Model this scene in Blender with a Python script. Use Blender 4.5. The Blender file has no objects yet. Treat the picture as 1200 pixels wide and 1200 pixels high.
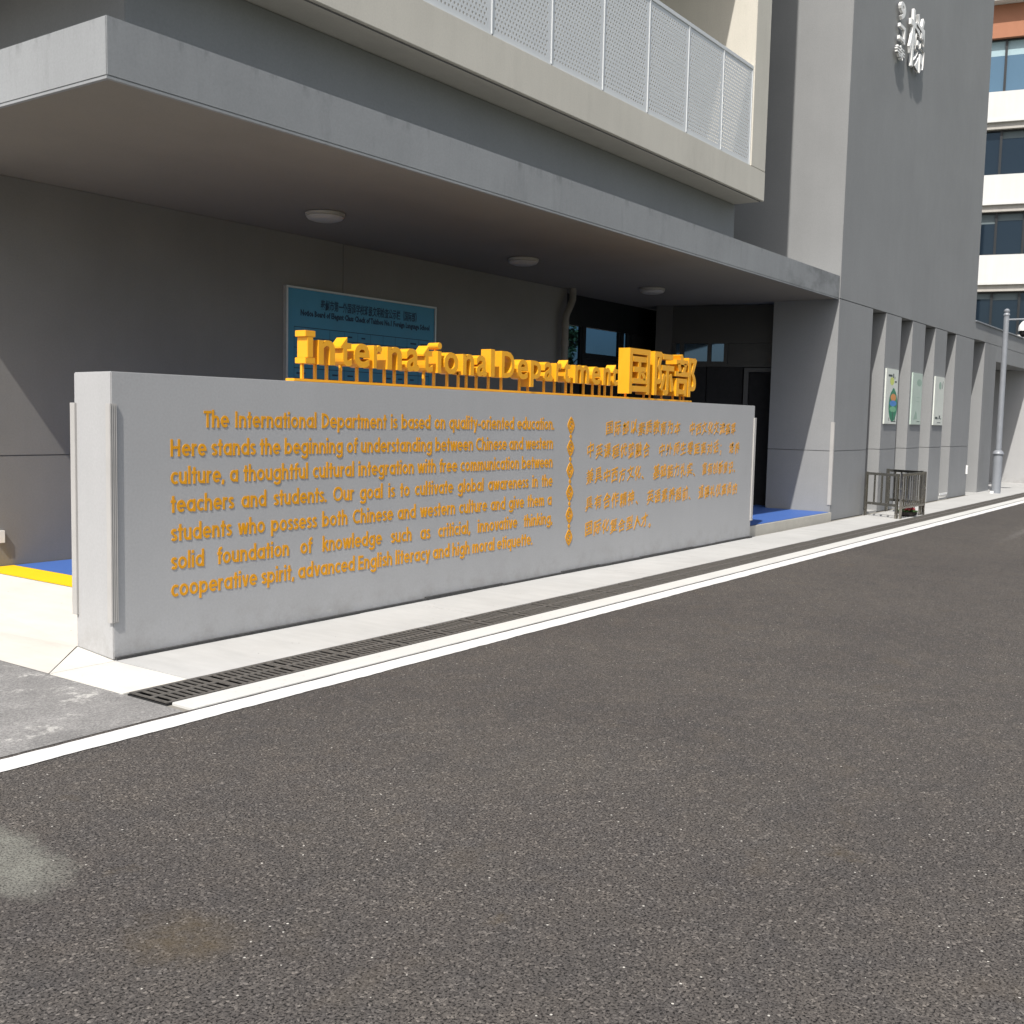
import bpy, bmesh, math, random
from mathutils import Vector, Matrix
random.seed(7)
S = bpy.context.scene
COL = S.collection
R = math.radians

# ------------------------------------------------------------------ camera
cam = bpy.data.objects.new('camera', bpy.data.cameras.new('camera'))
COL.objects.link(cam)
cam.data.sensor_width = 36; cam.data.lens = 1267.5 / 1200 * 36
cam.data.clip_end = 1000
_yaw, _pit, _rol = .6172006, -.0878624, .0226962
_f = Vector((math.cos(_yaw)*math.cos(_pit), math.sin(_yaw)*math.cos(_pit), math.sin(_pit)))
_r = Vector((math.sin(_yaw), -math.cos(_yaw), 0)); _u = _r.cross(_f)
_r2 = math.cos(_rol)*_r + math.sin(_rol)*_u; _u2 = -math.sin(_rol)*_r + math.cos(_rol)*_u
m = Matrix((_r2, _u2, -_f)).transposed().to_4x4(); m.translation = (0, 0, 1.6)
cam.matrix_world = m
S.camera = cam

# ------------------------------------------------------------------ light
LIGHT = Vector((.725, .192, -1)).normalized()          # direction the sunlight travels
SUN_EL = math.asin(-LIGHT.z); SUN_AZ = math.atan2(-LIGHT.x, -LIGHT.y)
w = bpy.data.worlds.new('World'); S.world = w; w.use_nodes = True
nt = w.node_tree; nt.nodes.clear()
sky = nt.nodes.new('ShaderNodeTexSky'); sky.sky_type = 'NISHITA'; sky.sun_disc = False
sky.sun_elevation = SUN_EL; sky.sun_rotation = SUN_AZ % (2*math.pi)
sky.air_density = 1.0; sky.dust_density = 3.0; sky.ozone_density = 1.0
bg = nt.nodes.new('ShaderNodeBackground'); bg.inputs[1].default_value = .085
wo = nt.nodes.new('ShaderNodeOutputWorld')
hz = nt.nodes.new('ShaderNodeHueSaturation'); hz.inputs['Saturation'].default_value = .65     # thin summer haze greys the blue
nt.links.new(sky.outputs[0], hz.inputs['Color']); nt.links.new(hz.outputs[0], bg.inputs[0]); nt.links.new(bg.outputs[0], wo.inputs[0])
sl = bpy.data.lights.new('sun', 'SUN'); sl.energy = 2.85; sl.angle = R(.53); sl.color = (1, .955, .89)
so = bpy.data.objects.new('sun', sl); COL.objects.link(so)
so.rotation_euler = LIGHT.to_track_quat('-Z', 'Y').to_euler(); so.location = (-10, -4, 20)
S.view_settings.view_transform = 'Standard'; S.view_settings.look = 'None'
S.view_settings.exposure = 0.95; S.view_settings.gamma = 1
S.view_settings.use_curve_mapping = False
S.render.engine = 'CYCLES'
S.cycles.max_bounces = 8; S.cycles.diffuse_bounces = 5; S.cycles.use_denoising = True

# ------------------------------------------------------------------ materials
class NT:
    def __init__(s, name):
        s.m = bpy.data.materials.new(name); s.m.use_nodes = True
        s.t = s.m.node_tree; s.b = s.t.nodes['Principled BSDF']
    def n(s, kind, **kw):
        o = s.t.nodes.new('ShaderNode' + kind)
        for k, v in kw.items():
            if k in o.inputs and not hasattr(o, k): o.inputs[k].default_value = v
            elif hasattr(o, k): setattr(o, k, v)
            else: o.inputs[k.replace('_', ' ')].default_value = v
        return o
    def l(s, a, b): s.t.links.new(a, b)
    def pos(s, sc=(1, 1, 1), obj=False, off=(0, 0, 0)):
        g = s.n('TexCoord').outputs['Object'] if obj else s.n('NewGeometry').outputs['Position']
        mp = s.n('Mapping'); mp.inputs['Scale'].default_value = sc; mp.inputs['Location'].default_value = off
        s.l(g, mp.inputs[0]); return mp.outputs[0]
    def noise(s, vec, scale, detail=4, rough=.55):
        o = s.n('TexNoise'); o.inputs['Scale'].default_value = scale
        o.inputs['Detail'].default_value = detail; o.inputs['Roughness'].default_value = rough
        s.l(vec, o.inputs['Vector']); return o.outputs['Fac']
    def ramp(s, fac, *stops):
        o = s.n('ValToRGB'); e = o.color_ramp.elements
        while len(e) < len(stops): e.new(.5)
        for el, (p, c) in zip(e, stops):
            el.position = p; el.color = (c, c, c, 1) if isinstance(c, (int, float)) else (*c, 1)
        s.l(fac, o.inputs[0]); return o.outputs[0]
    def mix(s, fac, a, b, mode='MIX'):
        o = s.n('Mix', data_type='RGBA', blend_type=mode)
        for i_, v in ((0, fac), (6, a), (7, b)):
            sock = o.inputs[i_]
            if hasattr(v, 'links'): s.l(v, sock)
            elif isinstance(v, (int, float)): sock.default_value = v if i_ == 0 else (v, v, v, 1)
            else: sock.default_value = (*v, 1)
        return o.outputs[2]
    def math(s, op, a, b=0, c=0):
        o = s.n('Math', operation=op)
        for i, v in enumerate((a, b, c)):
            if hasattr(v, 'links'): s.l(v, o.inputs[i])
            else: o.inputs[i].default_value = v
        return o.outputs[0]
    def bump(s, h, strength=.2, dist=.01):
        o = s.n('Bump'); o.inputs['Strength'].default_value = strength; o.inputs['Distance'].default_value = dist
        s.l(h, o.inputs['Height']); s.l(o.outputs[0], s.b.inputs['Normal'])
    def col(s, c):
        if hasattr(c, 'links'): s.l(c, s.b.inputs['Base Color'])
        else: s.b.inputs['Base Color'].default_value = (*c, 1)
    def rough(s, r):
        if hasattr(r, 'links'): s.l(r, s.b.inputs['Roughness'])
        else: s.b.inputs['Roughness'].default_value = r

def sc3(c, k): return tuple(x*k for x in c)

def plaster(name, c, var=.12, streak=.06, rough=.85, warm=None, bump=.12, stain=0, canopy=False, splash=False):
    """painted render / concrete: broad blotches, faint run-down streaks, fine grain"""
    t = NT(name); p = t.pos()
    blot = t.noise(p, .9, 5, .6)
    st = t.noise(t.pos((3.2, 3.2, .22)), 1.6, 5, .65)
    fine = t.noise(p, 60, 3, .6)
    a = t.ramp(blot, (.3, sc3(c, 1-var)), (.7, sc3(c, 1+var)))
    b = t.ramp(st, (.35, 1-streak), (.62, 1+streak*.4))
    a = t.mix(1, a, b, 'MULTIPLY')
    a = t.mix(1, a, t.ramp(fine, (.3, .95), (.7, 1.04)), 'MULTIPLY')
    if warm:
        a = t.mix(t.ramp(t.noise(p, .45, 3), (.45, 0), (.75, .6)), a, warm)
    if stain:
        a = t.mix(t.math('MULTIPLY', t.ramp(t.noise(t.pos((2.4, 2.4, .5), off=(3, 1, 2)), 1.3, 7, .7), (.56, 0), (.72, 1)), stain), a, sc3(c, .45))
    if canopy or splash:
        sp = t.n('SeparateXYZ'); t.l(p, sp.inputs[0])
        def span(sock, lo, hi):
            mr = t.n('MapRange'); mr.inputs['From Min'].default_value = lo; mr.inputs['From Max'].default_value = hi; t.l(sock, mr.inputs['Value']); return mr.outputs[0]
    if canopy:      # weathered far end of the fascia and dirt along its top edge
        w1 = t.math('MULTIPLY', span(sp.outputs[0], 14.6, 16.0), t.ramp(t.noise(t.pos((1.2, 1, 2.2)), 1.7, 7, .62), (.42, 0), (.60, 1)))
        w2 = t.math('MULTIPLY', span(sp.outputs[2], 3.90, 3.995), t.ramp(t.noise(t.pos((1.6, 1.6, .5)), 3.5, 8, .7), (.52, 0), (.62, 1)))
        a = t.mix(t.math('MULTIPLY', w1, .55), a, sc3(c, .48)); a = t.mix(t.math('MULTIPLY', w2, .4), a, sc3(c, .38))
    if splash:      # faint splash dirt and pale scuffs near the foot
        w1 = t.math('MULTIPLY', span(sp.outputs[2], .32, .0), t.ramp(t.noise(t.pos(off=(7, 0, 0)), 6, 8, .72), (.45, 0), (.68, 1)))
        a = t.mix(t.math('MULTIPLY', w1, .40), a, (.22, .205, .18))
        w2 = t.math('MULTIPLY', span(sp.outputs[2], .14, .02), t.ramp(t.noise(t.pos((1, 1, 2), off=(1, 3, 0)), 9, 9, .8), (.60, 0), (.66, 1)))
        a = t.mix(t.math('MULTIPLY', w2, .6), a, (.55, .54, .51))
    t.col(a); t.rough(rough)
    t.b.inputs['Specular IOR Level'].default_value = .25
    t.bump(t.math('ADD', fine, t.math('MULTIPLY', t.noise(p, 7, 4), 2)), bump, .004)
    return t.m

def simple(name, c, rough=.5, metal=0, var=.06, scale=14, spec=.5, bump=.03, obj=False):
    t = NT(name); p = t.pos(obj=obj)
    n = t.noise(p, scale, 4)
    t.col(t.ramp(n, (.3, sc3(c, 1-var)), (.7, sc3(c, 1+var))))
    t.rough(t.ramp(n, (.3, max(0, rough-.06)), (.7, min(1, rough+.06))))
    t.b.inputs['Metallic'].default_value = metal; t.b.inputs['Specular IOR Level'].default_value = spec
    if bump: t.bump(n, bump, .003)
    return t.m

M = {}
M['grey'] = plaster('building_grey_render', (.252, .257, .260), .05, .018)
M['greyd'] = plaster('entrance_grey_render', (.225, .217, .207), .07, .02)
M['fascia'] = plaster('canopy_concrete', (.262, .272, .279), .07, .035, stain=.3, canopy=True)
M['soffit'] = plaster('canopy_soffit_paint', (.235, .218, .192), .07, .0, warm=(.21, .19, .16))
M['sign'] = plaster('sign_wall_render', (.388, .389, .390), .035, .015, splash=True)
M['cream'] = plaster('balcony_cream_paint', (.55, .525, .465), .05, .035, stain=.14)
M['perf'] = simple('white_perforated_steel', (.57, .59, .60), .45, 0, .02, 3)
M['pale'] = simple('corner_guard_plastic', (.39, .38, .365), .5, 0, .05, 6)
M['joint'] = simple('wall_joint_shadow_groove', (.15, .15, .15), .9)
M['filler'] = simple('dark_sealant', (.045, .045, .045), .9, 0, .4, 30)
M['dgrey'] = simple('dark_grey_pier', (.075, .073, .072), .8)  # darker grey than the entrance walls, used on the corner pier alone
M['black'] = simple('dark_interior', (.010, .010, .011), .85)
M['frame'] = simple('dark_window_frame', (.010, .012, .014), .45, 0, .05, 10)
M['dframe'] = simple('grey_door_frame', (.045, .047, .05), .5)
M['pipe'] = simple('grey_pvc_pipe', (.21, .195, .172), .5, 0, .08, 8)
M['yellow'] = simple('yellow_sign_paint', (.80, .37, .012), .42, 0, .05, 5, bump=.01)
M['gold'] = simple('ochre_letter_acrylic', (.70, .31, .003), .45, 0, .06, 9, bump=.01)
M['white'] = simple('white_paint', (.75, .75, .74), .5, 0, .03)
M['lamp'] = simple('lamp_opal_plastic', (.42, .40, .37), .35, 0, .03)
M['bandw'] = plaster('far_white_band', (.58, .58, .565), .03, .04)
M['bandl'] = plaster('far_ledge', (.40, .38, .35), .04, .05)
M['orange'] = plaster('far_orange_panel', (.36, .165, .10), .04, .03)
M['iron'] = simple('grate_iron', (.092, .086, .078), .7, .2, .3, 60)
M['steelpole'] = simple('grey_painted_pole', (.235, .25, .275), .45, .1, .05, 8)
M['steel'] = simple('brushed_stainless', (.42, .40, .355), .24, 1, .04, 9, bump=0)
M['boardblue'] = simple('blue_notice_board', (.06, .27, .42), .5, 0, .06, 3)
M['boardink'] = simple('notice_board_print', (.012, .045, .09), .6)
M['alu'] = simple('aluminium_trim', (.5, .5, .5), .4, .6)
M['poster'] = simple('poster_white', (.62, .65, .60), .4, 0, .04, 5)
M['posterg'] = simple('poster_pale_green', (.44, .53, .47), .4, 0, .08, 4)
M['ink'] = simple('poster_dark_ink', (.05, .07, .07), .6)
for nm, c in dict(pgreen=(.02, .20, .11), pmint=(.16, .42, .24), pblue=(.06, .22, .55), porange=(.62, .26, .08), psun=(.55, .62, .16), pfade=(.28, .40, .33)).items():
    M[nm] = simple('poster_' + nm[1:], c, .5)
M['red'] = simple('red_petal', (.32, .02, .03), .6, 0, .3, 40)
M['leafp'] = simple('plant_leaf', (.04, .09, .025), .6, 0, .3, 40)
M['pot'] = simple('dark_plastic_pot', (.025, .02, .018), .5)
M['bark'] = simple('tree_bark', (.10, .075, .055), .9, 0, .3, 12)
M['foliage'] = simple('tree_foliage', (.045, .085, .025), .7, 0, .4, 3)
M['grass'] = simple('verge_grass', (.06, .09, .03), .9, 0, .4, 6)
M['kerb'] = plaster('kerb_concrete', (.45, .44, .42), .08, .02)

def glass(name, c=(.012, .02, .03), rough=.015, tint=(.62, .82, 1.0)):
    t = NT(name); t.col(c); t.rough(rough)
    t.b.inputs['IOR'].default_value = 1.75
    t.b.inputs['Specular Tint'].default_value = (*tint, 1)
    return t.m
def mirror_glass(name):
    t = NT(name); df = t.n('BsdfDiffuse'); df.inputs[0].default_value = (.006, .009, .012, 1)
    gl = t.n('BsdfGlossy'); gl.inputs['Roughness'].default_value = .03; gl.inputs[0].default_value = (.36, .62, .95, 1)
    fr = t.n('Fresnel'); fr.inputs[0].default_value = 2.1
    mx = t.n('MixShader'); t.l(fr.outputs[0], mx.inputs[0]); t.l(df.outputs[0], mx.inputs[1]); t.l(gl.outputs[0], mx.inputs[2])
    t.l(mx.outputs[0], t.t.nodes['Material Output'].inputs[0]); return t.m
M['glass'] = mirror_glass('entrance_glass')
def tinted(name, tint):
    t = NT(name); tr = t.n('BsdfTransparent'); tr.inputs[0].default_value = (*tint, 1)
    gl = t.n('BsdfGlossy'); gl.inputs['Roughness'].default_value = .02
    fr = t.n('Fresnel'); fr.inputs[0].default_value = 1.5
    mx = t.n('MixShader'); t.l(fr.outputs[0], mx.inputs[0]); t.l(tr.outputs[0], mx.inputs[1]); t.l(gl.outputs[0], mx.inputs[2])
    t.l(mx.outputs[0], t.t.nodes['Material Output'].inputs[0]); return t.m
M['tint'] = tinted('blue_tinted_glass', (.065, .135, .22))
M['farglass'] = glass('far_window_glass', (.010, .017, .026), .03); M['farglass'].node_tree.nodes['Principled BSDF'].inputs['IOR'].default_value = 1.45
M['farglassl'] = glass('far_upper_glass', (.07, .13, .19), .05)
M['blind'] = simple('far_blind', (.10, .13, .14), .6)
M['blindl'] = simple('far_blind_pale', (.30, .42, .46), .6)

def asphalt():
    t = NT('road_asphalt'); p = t.pos()
    v = t.n('TexVoronoi'); v.inputs['Scale'].default_value = 95; t.l(p, v.inputs['Vector'])
    v2 = t.n('TexVoronoi'); v2.inputs['Scale'].default_value = 210; t.l(p, v2.inputs['Vector'])
    sep = t.n('SeparateColor'); t.l(v.outputs['Color'], sep.inputs[0])
    sep2 = t.n('SeparateColor'); t.l(v2.outputs['Color'], sep2.inputs[0])
    base = t.ramp(sep.outputs[0], (0, (.062, .057, .054)), (.5, (.079, .073, .069)), (.9, (.104, .096, .090)), (1, (.175, .162, .150)))
    b2 = t.ramp(sep2.outputs[0], (0, .86), (1, 1.14))
    c = t.mix(1, base, b2, 'MULTIPLY')
    # open pits between the stones
    pn = t.noise(t.pos(off=(2, 1, 0)), 115, 3, .55)
    pit = t.ramp(pn, (.385, .10), (.475, 1))
    c = t.mix(1, c, pit, 'MULTIPLY')
    pn2 = t.noise(t.pos(off=(6, 1, 0)), 170, 2, .5)
    c = t.mix(1, c, t.ramp(pn2, (.36, .55), (.46, 1)), 'MULTIPLY')
    # broad tone changes, slightly brown and slightly blue zones
    big = t.noise(p, .55, 5, .6)
    c = t.mix(1, c, t.ramp(big, (.3, (.88, .86, .86)), (.7, (1.13, 1.10, 1.06))), 'MULTIPLY')
    mid = t.noise(t.pos(off=(5, 3, 0)), 4.5, 5, .65)
    c = t.mix(1, c, t.ramp(mid, (.3, (.88, .90, .92)), (.7, (1.10, 1.08, 1.03))), 'MULTIPLY')
    brown = t.ramp(t.noise(t.pos(off=(9, 4, 0)), 2.1, 4, .6), (.60, 0), (.78, .35))
    c = t.mix(brown, c, (.085, .068, .048))
    # pale flecks of quartz
    v3 = t.n('TexVoronoi'); v3.inputs['Scale'].default_value = 34; t.l(p, v3.inputs['Vector'])
    s3 = t.n('SeparateColor'); t.l(v3.outputs['Color'], s3.inputs[0])
    fl = t.math('MULTIPLY', t.math('GREATER_THAN', s3.outputs[1], .93), t.math('LESS_THAN', v3.outputs['Distance'], .135))
    c = t.mix(fl, c, (.46, .44, .40))
    # one pale dusty patch and a few rusty spots where they lie on the road
    def patch(cx, cy, rx, ry, ang, edge=.35):
        mp = t.n('Mapping', vector_type='TEXTURE'); mp.inputs['Location'].default_value = (cx, cy, 0)
        mp.inputs['Rotation'].default_value = (0, 0, ang); mp.inputs['Scale'].default_value = (rx, ry, 1)
        g = t.n('NewGeometry')
        wob = t.n('TexNoise'); wob.inputs['Scale'].default_value = 6; wob.inputs['Detail'].default_value = 9; wob.inputs['Roughness'].default_value = .68; t.l(g.outputs['Position'], wob.inputs['Vector'])
        a = t.n('VectorMath', operation='MULTIPLY_ADD'); t.l(wob.outputs['Color'], a.inputs[0]); a.inputs[1].default_value = (.34, .34, 0)
        t.l(g.outputs['Position'], a.inputs[2])
        sb = t.n('VectorMath', operation='SUBTRACT'); t.l(a.outputs[0], sb.inputs[0]); sb.inputs[1].default_value = (.17, .17, 0)
        t.l(sb.outputs[0], mp.inputs[0])
        ln = t.n('VectorMath', operation='LENGTH')
        fz = t.n('VectorMath', operation='MULTIPLY'); t.l(mp.outputs[0], fz.inputs[0]); fz.inputs[1].default_value = (1, 1, 0)
        t.l(fz.outputs[0], ln.inputs[0])
        return t.ramp(ln.outputs['Value'], (1-edge, 1), (1+edge*.3, 0))
    pf = t.math('MULTIPLY', patch(1.98, 3.60, .20, .46, R(-8), .45), t.math('MULTIPLY', t.ramp(pn, (.36, .3), (.5, .95)), t.ramp(t.noise(p, 14, 6, .7), (.3, .55), (.6, 1))))
    c = t.mix(pf, c, (.170, .170, .148))
    for cx, cy, r, k in ((2.20, 3.17, .045, .35), (2.02, 2.62, .21, .75), (2.69, 1.94, .045, .5), (3.91, 1.22, .07, .55), (2.45, 3.95, .08, .3)):
        c = t.mix(t.math('MULTIPLY', t.math('MULTIPLY', patch(cx, cy, r, r*1.2, .4, 1.0), t.ramp(t.noise(p, 11, 6, .7), (.35, .3), (.62, 1))), k), c, (.082, .062, .036))
    # faint pale wipe far right
    c = t.mix(t.math('MULTIPLY', patch(18.2, 3.2, 2.3, .10, R(2), .8), .25), c, (.2, .19, .18))
    t.col(c); t.rough(.86); t.b.inputs['Specular IOR Level'].default_value = .3
    h = t.math('ADD', t.math('MULTIPLY', t.math('SUBTRACT', 1, v.outputs['Distance']), 1.0), t.math('MULTIPLY', sep.outputs[2], .5))
    t.bump(t.math('ADD', h, t.math('MULTIPLY', pit, .8)), .5, .005)
    return t.m
M['road'] = asphalt()

def old_asphalt():
    t = NT('worn_apron_asphalt'); p = t.pos()
    v = t.n('TexVoronoi'); v.inputs['Scale'].default_value = 120; t.l(p, v.inputs['Vector'])
    sep = t.n('SeparateColor'); t.l(v.outputs['Color'], sep.inputs[0])
    c = t.ramp(sep.outputs[0], (0, (.13, .127, .125)), (1, (.235, .23, .222)))
    c = t.mix(1, c, t.ramp(t.noise(p, 2.5, 6, .65), (.3, .80), (.7, 1.25)), 'MULTIPLY')
    sp = t.ramp(t.noise(t.pos((1, 1, 1), off=(2.3, 7.7, 0)), 3.2, 12, .82), (.545, 0), (.62, 1))
    c = t.mix(t.math('MULTIPLY', sp, .75), c, (.52, .51, .48))
    t.col(c); t.rough(.9); t.bump(t.math('ADD', v.outputs['Distance'], sp), .35, .004)
    return t.m
M['apron'] = old_asphalt()

def pavement(name, c, dirt=.25):
    t = NT(name); p = t.pos()
    a = t.ramp(t.noise(p, 1.1, 6, .6), (.3, sc3(c, .92)), (.7, sc3(c, 1.05)))
    a = t.mix(1, a, t.ramp(t.noise(t.pos((1, .25, 1)), 9, 5, .6), (.35, .95), (.65, 1.03)), 'MULTIPLY')
    d = t.ramp(t.noise(t.pos(off=(4, 4, 0)), 3.3, 9, .75), (.58, 0), (.74, 1))
    a = t.mix(t.math('MULTIPLY', d, dirt), a, sc3(c, .55))
    v = t.n('TexVoronoi'); v.inputs['Scale'].default_value = 26; t.l(p, v.inputs['Vector'])
    s3 = t.n('SeparateColor'); t.l(v.outputs['Color'], s3.inputs[0])
    fl = t.math('MULTIPLY', t.math('GREATER_THAN', s3.outputs[1], .965), t.math('LESS_THAN', v.outputs['Distance'], .13))
    a = t.mix(fl, a, sc3(c, .35))
    t.col(a); t.rough(.85); t.bump(t.noise(p, 35, 5), .18, .004)
    return t.m
M['pave'] = pavement('pavement_concrete', (.40, .40, .39))
M['pavel'] = pavement('pale_pavement_concrete', (.56, .545, .50), .15)
M['ramp'] = pavement('ramp_concrete', (.53, .505, .46), .2)
M['riser'] = pavement('step_riser_concrete', (.43, .41, .36), .3)

def line_paint(name, c, worn=.3):
    t = NT(name); p = t.pos()
    d = t.ramp(t.noise(p, 14, 8, .75), (.60, 0), (.70, 1))
    a = t.mix(t.math('MULTIPLY', d, worn), c, (.22, .21, .20))
    a = t.mix(1, a, t.ramp(t.noise(p, 1.5, 4), (.3, .94), (.7, 1.03)), 'MULTIPLY')
    t.col(a); t.rough(.6); t.bump(t.noise(p, 70, 3), .25, .004)
    return t.m
M['line'] = line_paint('white_road_paint', (.62, .62, .61))
M['line2'] = line_paint('white_kerb_paint', (.52, .52, .50), .5)
M['yline'] = line_paint('yellow_floor_paint', (.82, .50, .0), .12)
M['blue'] = line_paint('blue_floor_coating', (.045, .115, .36), .06)
def ground_mat():
    t = NT('bare_ground'); p = t.pos()
    t.col(t.ramp(t.noise(p, .8, 6), (.3, (.16, .15, .13)), (.7, (.26, .25, .22)))); t.rough(.95)
    t.bump(t.noise(p, 8, 6), .3, .02); return t.m
M['ground'] = ground_mat()

# ------------------------------------------------------------------ mesh helpers
class MB:
    def __init__(s): s.v = []; s.f = []
    def add(s, vs, fs):
        o = len(s.v); s.v += [tuple(v) for v in vs]; s.f += [tuple(o+i for i in f) for f in fs]; return s
    def box(s, x0, x1, y0, y1, z0, z1):
        return s.add([(x, y, z) for x in (x0, x1) for y in (y0, y1) for z in (z0, z1)],
                     [(0, 1, 3, 2), (4, 6, 7, 5), (0, 4, 5, 1), (2, 3, 7, 6), (0, 2, 6, 4), (1, 5, 7, 3)])
    def quad(s, *p): return s.add(p, [tuple(range(len(p)))])
    def prism(s, poly, z0, z1):                      # ground polygon (ccw) raised from z0 to z1
        n = len(poly); z1 = z1 if isinstance(z1, (list, tuple)) else [z1]*n
        return s.add([(x, y, z0) for x, y in poly] + [(p[0], p[1], z) for p, z in zip(poly, z1)],
                     [tuple(range(n))[::-1], tuple(range(n, 2*n))] + [(i, (i+1) % n, n+(i+1) % n, n+i) for i in range(n)])
    def tube(s, pts, r, n=12, cap=True):
        pts = [Vector(p) for p in pts]; rs = r if isinstance(r, (list, tuple)) else [r]*len(pts)
        rings = []; D = (pts[-1]-pts[0]).normalized(); ydir = abs(D.y) < .5
        for i, p in enumerate(pts):
            d = (pts[min(i+1, len(pts)-1)] - pts[max(i-1, 0)]).normalized()
            a = Vector((0, 1, 0)) if ydir else Vector((0, 0, 1)) if abs(d.z) < .9 else Vector((1, 0, 0))
            u = d.cross(a).normalized(); v = d.cross(u)
            rings.append([p + rs[i]*(math.cos(2*math.pi*k/n)*u + math.sin(2*math.pi*k/n)*v) for k in range(n)])
        vs = [q for rg in rings for q in rg]; fs = []
        for i in range(len(pts)-1):
            for k in range(n): fs.append((i*n+k, i*n+(k+1) % n, (i+1)*n+(k+1) % n, (i+1)*n+k))
        if cap: fs += [tuple(range(n)), tuple(range((len(pts)-1)*n, len(pts)*n))[::-1]]
        return s.add(vs, fs)
    def lathe(s, cx, cy, prof, n=24):
        vs = [(cx+r*math.cos(2*math.pi*k/n), cy+r*math.sin(2*math.pi*k/n), z) for r, z in prof for k in range(n)]
        fs = [(i*n+k, i*n+(k+1) % n, (i+1)*n+(k+1) % n, (i+1)*n+k) for i in range(len(prof)-1) for k in range(n)]
        fs += [tuple(range(n))[::-1], tuple(range((len(prof)-1)*n, len(prof)*n))]
        return s.add(vs, fs)
    def mesh(s, name, off=(0, 0, 0), smooth=False, bevel=0):
        me = bpy.data.meshes.new(name)
        me.from_pydata([(x-off[0], y-off[1], z-off[2]) for x, y, z in s.v], [], s.f)
        bm = bmesh.new(); bm.from_mesh(me)
        if bevel:
            bmesh.ops.remove_doubles(bm, verts=bm.verts, dist=1e-5)
        bmesh.ops.recalc_face_normals(bm, faces=bm.faces)
        if bevel:
            bmesh.ops.bevel(bm, geom=[e for e in bm.edges if len(e.link_faces) == 2 and e.calc_face_angle(0) > .5],
                            offset=bevel, segments=2, affect='EDGES', clamp_overlap=True)
        bm.to_mesh(me); bm.free()
        if smooth:
            me.polygons.foreach_set('use_smooth', [True]*len(me.polygons))
            me.set_sharp_from_angle(angle=R(40))
        me.update(); return me

OFF = {}
def thing(name, label, cat, loc=(0, 0, 0), group=None):
    o = bpy.data.objects.new(name, None); COL.objects.link(o); o.location = loc; OFF[o] = Vector(loc)
    o.empty_display_size = .1
    o['label'] = label; o['category'] = cat
    if group: o['group'] = group
    return o
def part(name, mb, mat, parent=None, smooth=False, bevel=0, label=None, kind=None, mesh=None):
    off = OFF[parent] if parent is not None else Vector((0, 0, 0))
    me = mesh or mb.mesh(name, off, smooth, bevel)
    o = bpy.data.objects.new(name, me); COL.objects.link(o)
    if mat and not me.materials: me.materials.append(M[mat])
    if parent is not None: o.parent = parent
    OFF[o] = off
    if label: o['label'] = label
    if kind: o['kind'] = kind
    return o
def struct(name, mb, mat, label=None, cat=None, **kw):
    o = part(name, mb, mat, None, kind='structure', **kw)
    if label: o['label'] = label
    if cat: o['category'] = cat
    return o
def copy_tree(o, parent=None, label=None):
    c = o.copy(); COL.objects.link(c)
    if parent is not None: c.parent = parent
    if label: c['label'] = label
    for ch in list(o.children): copy_tree(ch, c)
    return c

def glyph_mesh(text, x0, z0, x1, z1, yf, depth, offset=0, shear=0, rise=0, res=2, natural=None, name='glyph', off=(0, 0, 0), bevel=0, keep=None):
    """a letter of the built-in font as solid mesh, fitted into x0..x1, z0..z1, front face at y=yf, thickness depth"""
    c = bpy.data.curves.new('t', 'FONT'); c.body = text; c.extrude = .5; c.offset = offset; c.resolution_u = res
    c.shear = shear
    o = bpy.data.objects.new('t', c); COL.objects.link(o)
    dg = bpy.context.evaluated_depsgraph_get(); ev = o.evaluated_get(dg); me = ev.to_mesh()
    vs = [v.co.copy() for v in me.vertices]; fs = [tuple(p.vertices) for p in me.polygons]
    ev.to_mesh_clear(); bpy.data.objects.remove(o); bpy.data.curves.remove(c)
    ax, bx = min(v.x for v in vs), max(v.x for v in vs); ay, by = min(v.y for v in vs), max(v.y for v in vs)
    if natural: ay, by = natural[1]; 
    if natural and natural[0]: ax, bx = natural[0]
    out = MB()
    pts = []
    for v in vs:
        fx = (v.x-ax)/(bx-ax); X = x0+fx*(x1-x0); Z = z0+(v.y-ay)/(by-ay)*(z1-z0) + rise*(fx-.5)
        pts.append((X, yf + (.5-v.z)*depth, Z))
    out.add(pts, fs)
    return out

# ------------------------------------------------------------------ ground, road, pavement
DX0, DX1, DY0, DY1 = 3.63, 44.13, 4.85, 5.20
g = MB()
BX, BY = 400, 400
for a in ((-BX, BX, -BY, DY0), (-BX, BX, DY1, BY), (-BX, DX0, DY0, DY1), (DX1, BX, DY0, DY1)):
    g.quad((a[0], a[2], -.012), (a[1], a[2], -.012), (a[1], a[3], -.012), (a[0], a[3], -.012))
struct('ground', g, 'ground')
struct('road', MB().quad((-60, -6.5, 0), (160, -6.5, 0), (160, 4.66, 0), (-60, 4.66, 0)), 'road')
struct('asphalt_apron', MB().quad((-60, 4.664, .001), (3.60, 4.664, .001), (3.60, 30, .001), (-60, 30, .001)), 'apron')
def strip(x0, x1, y0, y1, z, step, j0, j1):
    mb = MB(); n = int((x1-x0)/step); lo = []; hi = []; a = b_ = 0
    for i in range(n+1):
        a = a*.7+random.gauss(0, j0); b_ = b_*.7+random.gauss(0, j1); x = x0+(x1-x0)*i/n
        lo.append((x, y0+a, z)); hi.append((x, y1+b_, z))
    return mb.add(lo+hi, [(i, i+1, n+2+i, n+1+i) for i in range(n)])
rl = strip(-10, 40, 4.462, 4.622, .004, .035, .0022, .0012)
rl.quad((-60, 4.462, .004), (-10, 4.462, .004), (-10, 4.622, .004), (-60, 4.622, .004)).quad((40, 4.462, .004), (160, 4.462, .004), (160, 4.622, .004), (40, 4.622, .004))
struct('road_line', rl, 'line')
kerbstrip = MB()
x = 3.66
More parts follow.
